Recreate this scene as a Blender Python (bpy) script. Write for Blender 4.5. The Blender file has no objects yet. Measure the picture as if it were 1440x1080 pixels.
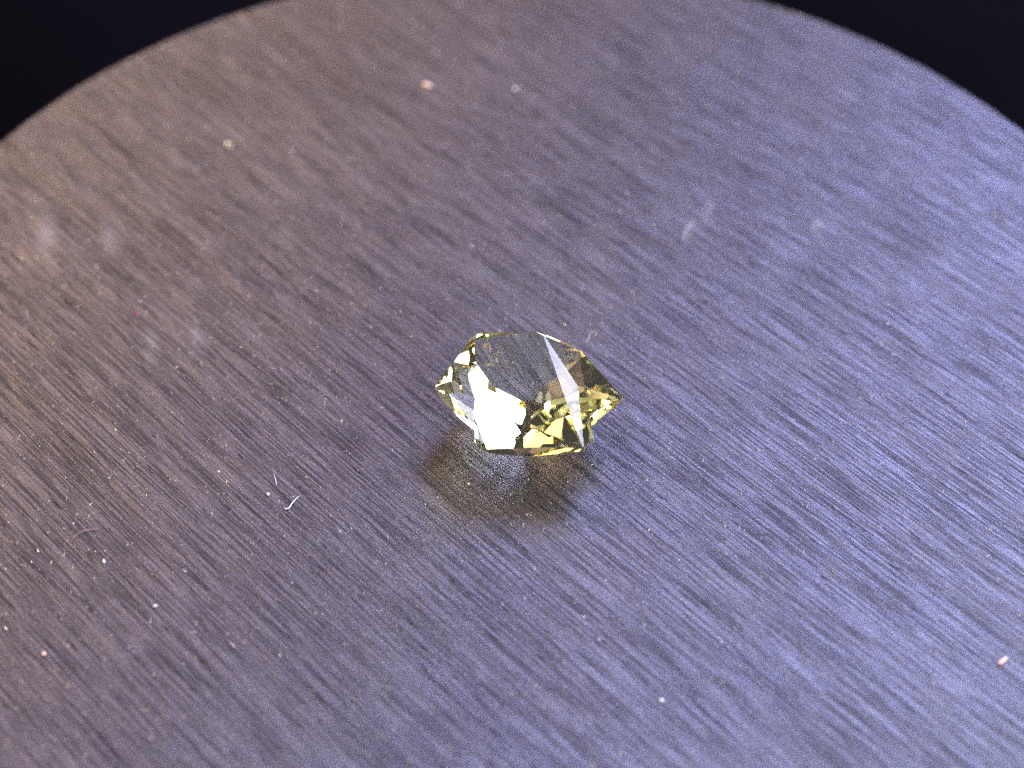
import bpy, bmesh, math, random
from mathutils import Vector, Matrix

MM = 0.001                      # everything is laid out in millimetres, built in metres
scene = bpy.context.scene
COL = scene.collection

# ------------------------------------------------------------------ camera
GEM_C = Vector((0.495, -3.207, 2.72))          # middle of the gem's girdle (mm), disc centre is the origin
cam_d = bpy.data.cameras.new('camera')
cam = bpy.data.objects.new('camera', cam_d); COL.objects.link(cam)
cam.location = Vector((-0.3185, -63.0197, 70.9124)) * MM
cam.rotation_euler = (math.radians(90 - 48.5), 0, 0)
cam_d.sensor_width = 36.0
cam_d.lens = 2600 / 1440 * 36
cam_d.clip_start = 0.002; cam_d.clip_end = 20
cam_d.dof.use_dof = True
cam_d.dof.focus_distance = 0.0905
cam_d.dof.aperture_fstop = 27
scene.camera = cam

# ------------------------------------------------------------------ world and lamps
world = bpy.data.worlds.new('World'); scene.world = world
world.use_nodes = True
bg = world.node_tree.nodes['Background']
bg.inputs[0].default_value = (0.62, 0.60, 0.78, 1); bg.inputs[1].default_value = 0.08


def area(name, az, el, dist, sx, sy, watts, col):
    """rectangular lamp seen from the gem at azimuth az (right of straight back) and elevation el"""
    a, e = math.radians(az), math.radians(el)
    d = Vector((math.sin(a) * math.cos(e), math.cos(a) * math.cos(e), math.sin(e)))
    l = bpy.data.lights.new(name, 'AREA'); l.shape = 'RECTANGLE'
    l.size = sx; l.size_y = sy; l.energy = watts; l.color = col
    o = bpy.data.objects.new(name, l); COL.objects.link(o)
    o.location = d * dist
    o.rotation_euler = (-d).to_track_quat('-Z', 'Y').to_euler()
    return o


area('window_light', 46, 51, 1.2, 0.85, 0.38, 14.0, (0.62, 0.66, 1.0))
area('side_window_light', 108, 36, 1.2, 1.3, 0.85, 32.0, (0.86, 0.90, 1.0))
area('sky_light', 28, 44, 1.35, 0.56, 0.42, 21.0, (0.36, 0.39, 1.0))
area('warm_room_light', -40, 42, 1.2, 0.56, 0.50, 9.0, (1.0, 0.60, 0.38))
area('low_facet_fill', 48, 9, 1.2, 0.45, 0.26, 4.0, (0.80, 0.85, 1.0))  # added low lamp that whitens the gem's front-left facets
area('warm_side_fill', -104, 40, 1.2, 0.70, 0.60, 2.6, (1.0, 0.78, 0.48))  # added lamp that turns dark facets gold and warms the stand's left
area('rear_facet_fill', -128, 33, 1.3, 0.24, 0.16, 0.9, (1.0, 0.95, 0.86))  # added lamp, there only to whiten the front-right facets
area('rear_gold_fill', -146, 48, 1.3, 0.40, 0.30, 0.16, (1.0, 0.82, 0.55))  # added weak fill that gives the front-right facets a gold tone

scene.view_settings.view_transform = 'Standard'
scene.view_settings.look = 'None'
scene.view_settings.exposure = 0.3
scene.view_settings.gamma = 1.0
scene.view_settings.use_curve_mapping = False
cy = scene.cycles
cy.max_bounces = 24; cy.transmission_bounces = 24; cy.glossy_bounces = 16; cy.diffuse_bounces = 4
cy.caustics_reflective = True; cy.caustics_refractive = True
cy.blur_glossy = 0.3
cy.sample_clamp_indirect = 6.0
cy.use_denoising = False
cy.denoising_input_passes = 'RGB_ALBEDO_NORMAL'
cy.denoising_prefilter = 'ACCURATE'


# ------------------------------------------------------------------ helpers
def link(o, parent=None, **props):
    COL.objects.link(o)
    if parent: o.parent = parent
    for k, v in props.items(): o[k] = v
    return o


def empty(name, loc, **props):
    o = bpy.data.objects.new(name, None); o.empty_display_size = 0.002
    link(o, None, **props); o.location = loc
    return o


def mesh(name, verts, faces, mat, smooth=False):
    me = bpy.data.meshes.new(name)
    me.from_pydata([tuple(v) for v in verts], [], faces); me.update()
    me.materials.append(mat)
    if smooth:
        for p in me.polygons: p.use_smooth = True
    return me


class NT:
    """tiny node-tree writer"""
    def __init__(self, name):
        self.m = bpy.data.materials.new(name); self.m.use_nodes = True
        self.t = self.m.node_tree; self.t.nodes.clear()
        self.out = self.t.nodes.new('ShaderNodeOutputMaterial')

    def n(self, kind, ins=None, **attrs):
        nd = self.t.nodes.new('ShaderNode' + kind)
        for k, v in attrs.items(): setattr(nd, k, v)
        for k, v in (ins or {}).items():
            s = nd.inputs[k]
            if isinstance(v, bpy.types.NodeSocket): self.t.links.new(v, s)
            else: s.default_value = v
        return nd

    def surf(self, sock): self.t.links.new(sock, self.out.inputs['Surface'])

    def ramp(self, fac, stops):
        r = self.n('ValToRGB', {'Fac': fac}); cr = r.color_ramp
        while len(cr.elements) < len(stops): cr.elements.new(0.5)
        for e, (p, c) in zip(cr.elements, stops):
            e.position = p; e.color = c if len(c) == 4 else (*c, 1)
        return r.outputs['Color']

    def math(self, op, a, b=0.0, clamp=False):
        return self.n('Math', {0: a, 1: b}, operation=op, use_clamp=clamp).outputs[0]

    def mixc(self, fac, a, b, mode='MIX'):
        nd = self.n('Mix', data_type='RGBA', blend_type=mode)
        for s, v in ((nd.inputs[0], fac), (nd.inputs[6], a), (nd.inputs[7], b)):
            if isinstance(v, bpy.types.NodeSocket): self.t.links.new(v, s)
            else: s.default_value = v
        return nd.outputs[2]


# rubbed marks on the stand: x, y, half length across, half length along (mm), turn
MARKS = [(-19.2, 2.4, 0.55, 1.7, 14), (-16.8, 3.2, 0.6, 1.6, 20), (-26.0, 10.6, 0.8, 2.2, 10), (-22.5, 10.6, 0.7, 2.0, 16),
         (9.35, 10.8, 0.35, 1.5, -14), (10.6, 12.6, 0.4, 1.3, -18), (16.5, 11.2, 0.5, 0.9, -10)]
GRAIN = math.atan2(0.72, -0.69)               # direction the grain runs on the disc


def disc_material():
    T = NT('dark_grained_disc')
    tc = T.n('TexCoord').outputs['Object']
    rot = T.n('Mapping', {'Vector': tc, 'Rotation': (0, 0, -GRAIN), 'Scale': (1000, 1000, 1000)}, vector_type='POINT').outputs[0]

    def streak(along, across, detail=3, rough=0.6, dist=0.0, off=(0, 0, 0)):
        mp = T.n('Mapping', {'Vector': rot, 'Scale': (along, across, 1), 'Location': off}).outputs[0]
        return T.n('TexNoise', {'Vector': mp, 'Scale': 1.0, 'Detail': detail, 'Roughness': rough, 'Distortion': dist}).outputs['Fac']
    fine = streak(0.50, 20.0, 3, 0.65)                            # fibres
    mid = streak(0.22, 9.5, 5, 0.72, 0.0, (31, 7, 0))             # furrows
    dash = streak(0.55, 6.0, 2, 0.6, 0.3, (91, 17, 3))            # short open pores
    band = streak(0.06, 1.6, 4, 0.7, 0.0, (13, 77, 5))            # bundles of fibres
    coarse = streak(0.03, 0.6, 4, 0.65, 0.2, (3, 57, 0))          # broad bands
    grit = T.n('TexNoise', {'Vector': rot, 'Scale': 14.0, 'Detail': 2, 'Roughness': 0.7}).outputs['Fac']
    blot = T.n('TexNoise', {'Vector': rot, 'Scale': 0.07, 'Detail': 5, 'Roughness': 0.65}).outputs['Fac']
    # relief: furrows open up more in some bundles than in others
    cut = T.math('ADD', mid, T.math('MULTIPLY', T.math('SUBTRACT', band, 0.5), 0.16))
    furrow = T.ramp(cut, [(0.40, (0.30, 0.30, 0.30)), (0.52, (1, 1, 1))])
    hole = T.ramp(T.math('ADD', dash, T.math('MULTIPLY', T.math('SUBTRACT', band, 0.5), 0.25)), [(0.27, (0, 0, 0)), (0.34, (1, 1, 1))])
    pore = T.math('MULTIPLY', furrow, hole)
    h = T.math('ADD', T.math('MULTIPLY', fine, 0.7), T.math('MULTIPLY', pore, 0.6))
    h = T.math('ADD', h, T.math('MULTIPLY', grit, 0.5))
    bump = T.n('Bump', {'Strength': 1.0, 'Distance': 0.00003, 'Height': h}).outputs[0]
    # colour: near-black stain, browner where rubbed thin, paler fibre tips
    base = T.mixc(T.ramp(coarse, [(0.35, (0, 0, 0)), (0.7, (1, 1, 1))]), (0.020, 0.018, 0.019, 1), (0.036, 0.033, 0.034, 1))
    base = T.mixc(T.ramp(blot, [(0.50, (0, 0, 0)), (0.75, (1, 1, 1))]), base, (0.046, 0.038, 0.034, 1))
    tips = T.math('MULTIPLY', T.ramp(grit, [(0.52, (0, 0, 0)), (0.68, (1, 1, 1))]), T.ramp(fine, [(0.47, (0, 0, 0)), (0.60, (1, 1, 1))]))
    base = T.mixc(tips, base, (0.26, 0.24, 0.23, 1))
    # a few rubbed, dusty finger marks
    marks = None
    sm = T.n('TexNoise', {'Vector': rot, 'Scale': 1.6, 'Detail': 4, 'Roughness': 0.7}).outputs['Fac']
    for cx, cy, rx, ry, yaw in MARKS:
        mp = T.n('Mapping', {'Vector': tc, 'Location': (cx * MM, cy * MM, 0), 'Rotation': (0, 0, math.radians(yaw)), 'Scale': (rx * MM, ry * MM, 1)}, vector_type='TEXTURE').outputs[0]
        ln = T.n('VectorMath', {0: mp}, operation='LENGTH').outputs['Value']
        e = T.math('SUBTRACT', T.math('ADD', 1.0, T.math('MULTIPLY', T.math('SUBTRACT', sm, 0.5), 1.6)), ln, True)
        marks = e if marks is None else T.math('MAXIMUM', marks, e)
    base = T.mixc(T.math('MULTIPLY', marks, 0.55), base, (0.16, 0.15, 0.14, 1))
    base = T.mixc(pore, (0.005, 0.0045, 0.005, 1), base)
    rgh = T.math('ADD', 0.35, T.math('MULTIPLY', T.math('SUBTRACT', coarse, 0.5), 0.30))
    rgh = T.math('ADD', rgh, T.math('MULTIPLY', T.math('SUBTRACT', blot, 0.5), 0.22))
    spec = T.math('ADD', 0.10, T.math('MULTIPLY', pore, T.math('ADD', 0.45, T.math('MULTIPLY', band, 0.6))))
    tan = T.n('CombineXYZ', {0: -math.sin(GRAIN), 1: math.cos(GRAIN), 2: 0.0}).outputs[0]   # sheen fans out across the grain
    b = T.n('BsdfPrincipled', {'Base Color': base, 'Roughness': rgh, 'Specular IOR Level': spec, 'Normal': bump,
                               'Anisotropic': 0.85, 'Tangent': tan})
    T.surf(b.outputs[0])
    return T.m


def gem_material():
    T = NT('pale_yellow_gem')
    g = T.n('BsdfGlass', {'Color': (0.990, 0.975, 0.84, 1), 'Roughness': 0.0, 'IOR': 1.58})
    T.surf(g.outputs[0]); return T.m


def plain(name, col, rough, spec=0.5, metal=0.0, var=0.0, scale=1500, trans=0.0):
    T = NT(name)
    tc = T.n('TexCoord').outputs['Object']
    nz = T.n('TexNoise', {'Vector': tc, 'Scale': scale, 'Detail': 3}).outputs['Fac']
    c2 = tuple(max(0, c * (1 - var)) for c in col)
    c = T.mixc(nz, (*col, 1), (*c2, 1))
    b = T.n('BsdfPrincipled', {'Base Color': c, 'Roughness': rough, 'Specular IOR Level': spec, 'Metallic': metal, 'Subsurface Weight': trans, 'Subsurface Scale': 0.0003})
    T.surf(b.outputs[0]); return T.m


M_DISC = disc_material()
M_GEM = gem_material()
M_DARK = plain('dark_backdrop_cloth', (0.0022, 0.0016, 0.0030), 0.95, 0.02, var=0.95, scale=22)

# ------------------------------------------------------------------ backdrop far below the disc
rng = random.Random(4)
N = 60
vs, fs = [], []
for j in range(N + 1):
    for i in range(N + 1):
        x = (i / N - 0.5) * 0.9; y = (j / N - 0.42) * 0.9
        z = -0.075 + 0.006 * math.sin(x * 31 + 1.2 * math.sin(y * 17)) * math.cos(y * 23 + x * 9) + 0.003 * math.sin(x * 70 + y * 41)
        vs.append((x, y, z))
for j in range(N):
    for i in range(N):
        a = j * (N + 1) + i
        fs.append((a, a + 1, a + N + 2, a + N + 1))
link(bpy.data.objects.new('dark_ground', mesh('dark_ground', vs, fs, M_DARK, True)), None, kind='structure')

# ------------------------------------------------------------------ the disc
R = 35.34
disc = empty('round_stand', (0, 0, 0), label='dark round stand with fine straight grain under the yellow gem', category='stand')
SEG = 720
rj = random.Random(11)
# slightly ragged rim
ph = [rj.uniform(0, 6.28) for _ in range(40)]


def rim(a):
    s = 0
    for k in range(40):
        s += math.sin(a * (9 + k * 9) + ph[k]) / (1 + 0.12 * k)
    return s * 0.006


prof = [(-0.30, 0.0), (-0.20, -0.012), (-0.12, -0.05), (-0.05, -0.13), (-0.01, -0.26), (0.0, -0.45)]
vt = [Vector((0, 0, 0))]; ft = []
rings = [8, 18, 27, 33, R - 0.30]
for ri, r in enumerate(rings):
    for s in range(SEG):
        a = 2 * math.pi * s / SEG
        rr = r + (rim(a) if ri == len(rings) - 1 else 0)
        vt.append(Vector((rr * math.cos(a), rr * math.sin(a), 0)) * MM)
for s in range(SEG):
    ft.append((0, 1 + s, 1 + (s + 1) % SEG))
for ri in range(len(rings) - 1):
    o0 = 1 + ri * SEG
    for s in range(SEG):
        s2 = (s + 1) % SEG
        ft.append((o0 + s, o0 + SEG + s, o0 + SEG + s2, o0 + s2))
link(bpy.data.objects.new('top_face', mesh('top_face', vt, ft, M_DISC)), disc)
vr, fr = [], []
pr = prof + [(0.0, -9.6), (-0.2, -10.0)]
for (dr, z) in pr:
    for s in range(SEG):
        a = 2 * math.pi * s / SEG
        rr = R + dr + rim(a)
        vr.append(Vector((rr * math.cos(a), rr * math.sin(a), z + (rim(a * 1.7) * 0.8 if -0.3 < z < 0 else 0))) * MM)
for k in range(len(pr) - 1):
    for s in range(SEG):
        s2 = (s + 1) % SEG
        fr.append((k * SEG + s, (k + 1) * SEG + s, (k + 1) * SEG + s2, k * SEG + s2))
link(bpy.data.objects.new('rim', mesh('rim', vr, fr, M_DISC, True)), disc)
# foot that carries the disc above the backdrop
vf, ff = [], []
for (r, z) in [(24, -10.0), (24, -12), (15, -18), (13, -60), (26, -74), (30, -86)]:
    for s in range(96):
        a = 2 * math.pi * s / 96
        vf.append(Vector((r * math.cos(a), r * math.sin(a), z)) * MM)
for k in range(5):
    for s in range(96):
        s2 = (s + 1) % 96
        ff.append((k * 96 + s, (k + 1) * 96 + s, (k + 1) * 96 + s2, k * 96 + s2))
vf.append(Vector((0, 0, -10.0)) * MM)
link(bpy.data.objects.new('pedestal', mesh('pedestal', vf, ff, M_DISC, True)), disc)

# ------------------------------------------------------------------ the gem
# all coordinates in mm relative to the middle of the girdle
OUT = [(-4.66, 0.20), (-3.42, -1.00), (-2.58, -1.62), (-2.62, -2.42), (-2.01, -3.52), (0.39, -3.60), (2.62, -3.76),
       (3.08, -2.95), (2.92, -1.80), (3.78, -0.98), (4.64, -0.24), (3.48, 0.92), (2.42, 2.05), (2.13, 3.25),
       (-0.42, 2.85), (-3.24, 2.62), (-2.78, 1.92), (-3.46, 1.18)]


def tilt_n(deg, az):
    t, a = math.radians(deg), math.radians(az)
    return Vector((math.sin(t) * math.cos(a), math.sin(t) * math.sin(a), math.cos(t)))


NTB = tilt_n(15, -58)                            # the table leans a little more

# every facet as the lapidary would note it: compass direction, tilt from horizontal, distance from the girdle centre (mm)
CROWN = [
    (94.08, 60.86, 2.8529), (-33.0, 18.62, 1.6028), (-96.44, 50.14, 2.7855), (-93.42, 48.23, 2.8296),
    (-153.32, 61.74, 3.5712), (175.54, 46.87, 3.4634), (-6.5, 25.88, 1.9004), (-19.09, 27.2, 1.9274),
    (119.18, 66.26, 3.4985), (148.76, 71.35, 3.8576), (57.4, 47.34, 2.8282), (-146.93, 45.53, 3.2393),
    (-157.27, 42.53, 3.273), (-120.86, 49.87, 3.2398),
    ]
PAVILION = [
    (-158.06, 30.29, 2.4409), (-128.71, 48.42, 3.5256), (-131.25, 53.43, 3.5092), (-99.81, 40.73, 2.7968),
    (-116.46, 50.01, 3.6816), (-79.26, 42.03, 2.813), (-38.95, 20.91, 2.5605), (-82.37, 48.14, 3.0853),
    (-5.35, 27.04, 2.8594), (63.48, 38.98, 2.5042), (57.48, 38.55, 2.5498), (51.69, 44.78, 2.4778),
    (97.26, 45.63, 2.3522), (87.73, 61.3, 2.1304), (162.0, 43.0, 2.9726), (-67.85, 36.53, 2.7338),
    (21.86, 36.9, 2.6606), (-111.37, 43.71, 3.1496), (-86.35, 47.39, 3.2486), (-36.81, 37.19, 2.5818),
    (-48.2, 45.75, 3.3537), (-8.09, 30.17, 2.5356), (48.13, 46.4, 2.5435),
    ]
planes = [(Vector((0, 0, 1.5)), NTB, 'table')]   # (point, outward normal, family)
for fam, sgn, rows in (('crown', 1, CROWN), ('pavilion', -1, PAVILION)):
    for az, deg, dist in rows:
        a, t = math.radians(az), math.radians(deg)
        n = Vector((math.sin(t) * math.cos(a), math.sin(t) * math.sin(a), sgn * math.cos(t)))
        planes.append((n * dist, n, fam))
planes.append((Vector((0, 0, -2.72)), Vector((0, 0, -1)), 'culet'))   # the small flat the stone stands on


def gem_mesh():
    bm = bmesh.new()
    bmesh.ops.create_cube(bm, size=14.0)
    fam = bm.faces.layers.int.new('fam')
    code = {'table': 1, 'crown': 2, 'pavilion': 3, 'culet': 4}
    for p, n, f in planes:
        g = bm.verts[:] + bm.edges[:] + bm.faces[:]
        r = bmesh.ops.bisect_plane(bm, geom=g, plane_co=p, plane_no=n, clear_outer=True, dist=1e-5)
        ed = [e for e in r['geom_cut'] if isinstance(e, bmesh.types.BMEdge)]
        if len(ed) > 2:
            new = bmesh.ops.contextual_create(bm, geom=ed)['faces']
            for q in new: q[fam] = code[f]
    bmesh.ops.recalc_face_normals(bm, faces=bm.faces[:])
    me = bpy.data.meshes.new('gem_body'); bm.to_mesh(me); bm.free()
    # star-shaped girdle prism
    n = len(OUT)
    v = [(x, y, -6) for x, y in OUT] + [(x, y, 6) for x, y in OUT]
    f = [tuple(reversed(range(n))), tuple(range(n, 2 * n))] + [(i, (i + 1) % n, n + (i + 1) % n, n + i) for i in range(n)]
    me2 = bpy.data.meshes.new('prism'); me2.from_pydata(v, [], f)
    bm = bmesh.new(); bm.from_mesh(me2); bmesh.ops.recalc_face_normals(bm, faces=bm.faces[:]); bm.to_mesh(me2); bm.free()
    a = bpy.data.objects.new('tmp_a', me); b = bpy.data.objects.new('tmp_b', me2)
    COL.objects.link(a); COL.objects.link(b)
    md = a.modifiers.new('b', 'BOOLEAN'); md.operation = 'INTERSECT'; md.object = b; md.solver = 'EXACT'
    dg = bpy.context.evaluated_depsgraph_get()
    res = bpy.data.meshes.new_from_object(a.evaluated_get(dg))
    bpy.data.objects.remove(a); bpy.data.objects.remove(b)
    return res


body = gem_mesh()
LIFT = -min(v.co.z for v in body.vertices) - 0.01          # the culet just touches the stand
gem = empty('gemstone', Vector((GEM_C.x, GEM_C.y, 0)) * MM, label='pale yellow faceted hexagonal gem standing on the dark round stand', category='gemstone')
groups = {}
for p in body.polygons:
    c = p.center; n = p.normal
    if n.dot(NTB) > 0.9999: key = ('table',)
    elif abs(n.z) < 0.02: key = ('girdle',)
    elif n.z > 0: key = ('crown_facet', tuple(round(x, 2) for x in n))
    else: key = ('pavilion',)
    groups.setdefault(key, []).append(p)
for key, ps in sorted(groups.items(), key=lambda kv: str(kv[0])):
    idx = {}; vv = []; ff = []
    for p in ps:
        f = []
        for vi in p.vertices:
            if vi not in idx:
                idx[vi] = len(vv); vv.append((body.vertices[vi].co + Vector((0, 0, LIFT))) * MM)
            f.append(idx[vi])
        ff.append(f)
    link(bpy.data.objects.new(key[0], mesh(key[0], vv, ff, M_GEM)), gem)

bpy.data.meshes.remove(body)

# ------------------------------------------------------------------ dust and lint on the disc
M_GRIT = plain('pale_grit', (0.58, 0.56, 0.53), 0.45, 0.5, var=0.25, scale=9000)
M_GLINT = plain('golden_glint', (0.80, 0.62, 0.34), 0.30, 0.8, metal=0.3, var=0.3, scale=9000)
M_PEACH = plain('peach_lint', (0.80, 0.52, 0.36), 0.6, 0.4, var=0.25, scale=6000)
M_PINK = plain('pink_lint', (0.30, 0.15, 0.18), 0.6, 0.4, var=0.3, scale=6000)
M_MAG = plain('magenta_speck', (0.70, 0.05, 0.25), 0.5, 0.4, var=0.3, scale=6000)


def chip(r, sx, sy, sz, yaw, rnd, jag=0.25):
    """irregular little lump, long axis along yaw, resting on z = 0 (mm)"""
    bm = bmesh.new(); bmesh.ops.create_icosphere(bm, subdivisions=r, radius=1.0)
    for v in bm.verts:
        v.co *= 1 + rnd.uniform(-jag, jag)
        v.co = Vector((v.co.x * sx, v.co.y * sy, v.co.z * sz))
    zmin = min(v.co.z for v in bm.verts)
    R_ = Matrix.Rotation(yaw, 3, 'Z')
    for v in bm.verts:
        v.co.z -= zmin + sz * 0.12
        v.co = R_ @ v.co
    vs = [v.co * MM for v in bm.verts]; bm.verts.index_update()
    fs = [[v.index for v in f.verts] for f in bm.faces]; bm.free()
    return vs, fs


def tube(pts, r0, r1, sides=7):
    """tapering fibre through pts (mm)"""
    vs, fs = [], []
    n = len(pts)
    for i, p in enumerate(pts):
        t = (pts[min(i + 1, n - 1)] - pts[max(i - 1, 0)]).normalized()
        a = t.cross(Vector((0, 0, 1)));
        if a.length < 1e-4: a = Vector((1, 0, 0))
        a.normalize(); b_ = a.cross(t)
        k = i / (n - 1); r = (r0 + (r1 - r0) * k) * (1.0 if 0 < i < n - 1 else 0.5)
        for s_ in range(sides):
            g = 2 * math.pi * s_ / sides
            vs.append((p + (a * math.cos(g) + b_ * math.sin(g)) * r) * MM)
    for i in range(n - 1):
        for s_ in range(sides):
            q = (s_ + 1) % sides
            fs.append([i * sides + s_, i * sides + q, (i + 1) * sides + q, (i + 1) * sides + s_])
    fs.append(list(range(sides))[::-1]); fs.append([(n - 1) * sides + k for k in range(sides)])
    return vs, fs


def bit(name, x, y, geo, mat, label, cat, group=None):
    o = bpy.data.objects.new(name, mesh(name, geo[0], geo[1], mat, True))
    link(o, None, label=label, category=cat)
    if group: o['group'] = group
    o.location = Vector((x, y, 0)) * MM
    return o


rd = random.Random(21)


def arc(r, a0, a1, n, z, sx=1.0, sy=1.0, yaw=0.0, wob=0.0):
    out = []
    for i in range(n):
        a = math.radians(a0 + (a1 - a0) * i / (n - 1))
        p = Vector((r * sx * math.cos(a), r * sy * math.sin(a), z + 0.04 * math.sin(math.pi * i / (n - 1)) + rd.uniform(-wob, wob)))
        out.append(Matrix.Rotation(yaw, 3, 'Z') @ p)
    return out


bit('wood_splinter', 21.86, -17.02, chip(2, 0.32, 0.10, 0.08, math.radians(38), rd, 0.12), M_PEACH,
    'short peach coloured splinter on the clean blue grey part of the stand', 'splinter')
bit('lint_fibre', -11.06, -8.10, tube([Vector(p) for p in ((0.42, 0.52, 0.06), (0.25, 0.30, 0.08), (0.08, 0.02, 0.07), (-0.02, -0.22, 0.06), (-0.18, -0.30, 0.05), (-0.30, -0.22, 0.05))], 0.02, 0.042), M_GRIT,
    'white hook shaped lint fibre in front of the gem', 'fibre')
bit('lint_fibre', -11.92, -6.51, tube([Vector(p) for p in ((-0.12, 0.34, 0.05), (-0.02, 0.1, 0.07), (0.08, -0.25, 0.06), (0.1, -0.4, 0.04))], 0.015, 0.025), M_GRIT,
    'short straight white fibre behind the hook shaped fibre', 'fibre')
bit('grit_chip', -12.18, -7.48, chip(1, 0.08, 0.11, 0.06, 0.3, rd, 0.25), M_GRIT,
    'small angular white chip beside the hook shaped fibre', 'grit')
bit('lint_flake', -5.42, 23.48, chip(2, 0.34, 0.15, 0.08, math.radians(-25), rd, 0.15), M_PEACH,
    'blurred peach flake near the far rim of the stand', 'flake')
bit('grit_bead', -0.15, 23.08, chip(2, 0.10, 0.18, 0.09, 0.1, rd, 0.12), M_GRIT,
    'pale drop shaped bead beside the peach flake', 'grit')
for x, y, lb in ((-19.58, -11.48, 'white grain of grit close to the thin pink fibre'), (-16.84, -14.04, 'lone white grain of grit between the pink fibre and the orange grain')):
    bit('grit_grain', x, y, chip(1, 0.13, 0.09, 0.07, rd.uniform(0, 3), rd, 0.3), M_GRIT, lb, 'grit', 'white grains on the dark side of the stand')
bit('lint_fibre', -20.43, -10.32, tube(arc(0.9, 150, 55, 9, 0.06, 1.0, 0.75, 0.35), 0.012, 0.022), M_PINK,
    'thin pink curved fibre lying on the stand', 'fibre')
bit('grit_grain', -21.53, -16.68, chip(1, 0.13, 0.10, 0.07, 0.5, rd, 0.3), M_PEACH,
    'small orange grain of grit on the dark side of the stand', 'grit')
bit('grit_grain', 6.32, -19.11, chip(1, 0.14, 0.09, 0.07, 0.2, rd, 0.3), M_GRIT,
    'lone white grain of grit far in front of the gem', 'grit')
bit('glitter_flake', -16.68, 18.1, tube(arc(0.16, 0, 330, 12, 0.06, 1.0, 1.2), 0.045, 0.05), M_GLINT,
    'tiny golden ring shaped flake on the brown part of the stand', 'flake')
bit('lint_fibre', 3.93, 3.15, tube(arc(0.17, -100, 190, 14, 0.05, 1.0, 0.9) + [Vector((-0.26, -0.35, 0.05)), Vector((-0.40, -0.62, 0.04))], 0.012, 0.014, 6), M_GRIT,
    'tiny looped white hair close behind the gem', 'fibre')
bit('grit_grain', -2.45, -6.85, chip(2, 0.07, 0.07, 0.06, 0.2, rd, 0.15), M_GRIT,
    'white dot of grit at the foot of the gem', 'grit')
bit('lint_fibre', 9.39, 11.0, tube([Vector(p) for p in ((0.35, 0.85, 0.05), (0.2, 0.4, 0.07), (-0.1, 0.0, 0.05), (-0.3, -0.5, 0.06), (-0.35, -0.8, 0.04))], 0.012, 0.012, 6), M_GRIT,
    'faint straight pale fibre behind the gem on the blue side', 'fibre')
bit('lint_fibre', 16.52, 11.17, tube(arc(0.32, 200, 20, 10, 0.05, 0.8, 1.3, -0.5), 0.012, 0.012, 6), M_GRIT,
    'faint curled pale fibre further from the gem on the blue side', 'fibre')
bit('lint_fibre', 1.76, 20.17, tube(arc(0.5, 190, 340, 12, 0.05, 1.0, 0.7, -0.4), 0.012, 0.014, 6), M_GRIT,
    'thin pale arched hair in front of the drop shaped bead', 'fibre')
bit('colour_speck', -20.16, 4.6, chip(1, 0.06, 0.07, 0.05, 0.2, rd, 0.2), M_MAG,
    'tiny magenta speck on the brown part of the stand', 'speck')

# countless fine dust: little flakes and fibre ends in the grain, the golden ones painted glints
dv, df, dm = [], [], []
gd = Vector((math.cos(GRAIN), math.sin(GRAIN), 0)); gn = Vector((-gd.y, gd.x, 0))
NDUST = 17000
k = 0
while k < NDUST:
    x = rd.uniform(-31, 31); y = rd.uniform(-25, 34)
    if k % 22 == 0:                                # lint caught on the ragged rim
        a = math.radians(rd.uniform(35, 145)); r = rd.uniform(34.75, 35.1)
        x, y = r * math.cos(a), r * math.sin(a)
    elif x * x + y * y > 34.6 ** 2: continue
    if (x - GEM_C.x) ** 2 + (y - GEM_C.y) ** 2 < 1.2: continue
    warm = rd.random() < 0.15 + 0.5 / (1 + math.exp((x + 4) / 5))  # golden colour stands in for glints of light, more of them towards the left
    L = 0.028 + 0.06 * rd.random() ** 3; W = L * rd.uniform(0.4, 0.9); H = L * rd.uniform(0.6, 1.5)
    if rd.random() < 0.25: L *= rd.uniform(2, 4.5); W *= 0.6; H *= 0.6
    a = GRAIN + rd.gauss(0, 0.7)
    u = Vector((math.cos(a), math.sin(a), 0)); w = Vector((-u.y, u.x, 0)); c = Vector((x, y, 0))
    tip = Vector((rd.uniform(-.5, .5) * L, rd.uniform(-.5, .5) * W, 0))
    b0 = len(dv)
    dv += [(c + u * L * 0.5 - Vector((0, 0, 0.006))) * MM, (c - u * L * 0.5 + w * W * 0.5 - Vector((0, 0, 0.006))) * MM,
           (c - u * L * 0.4 - w * W * 0.5 - Vector((0, 0, 0.006))) * MM, (c + u * tip.x + w * tip.y + Vector((0, 0, H))) * MM]
    df += [(b0, b0 + 1, b0 + 3), (b0 + 1, b0 + 2, b0 + 3), (b0 + 2, b0, b0 + 3), (b0, b0 + 2, b0 + 1)]
    dm += [1 if warm else 0] * 4
    k += 1
me = mesh('fine_dust', dv, df, M_GRIT); me.materials.append(M_GLINT)
me.polygons.foreach_set('material_index', dm)
link(bpy.data.objects.new('fine_dust', me), None, label='fine pale dust and painted golden glints in the grain of the stand', category='dust', kind='stuff')
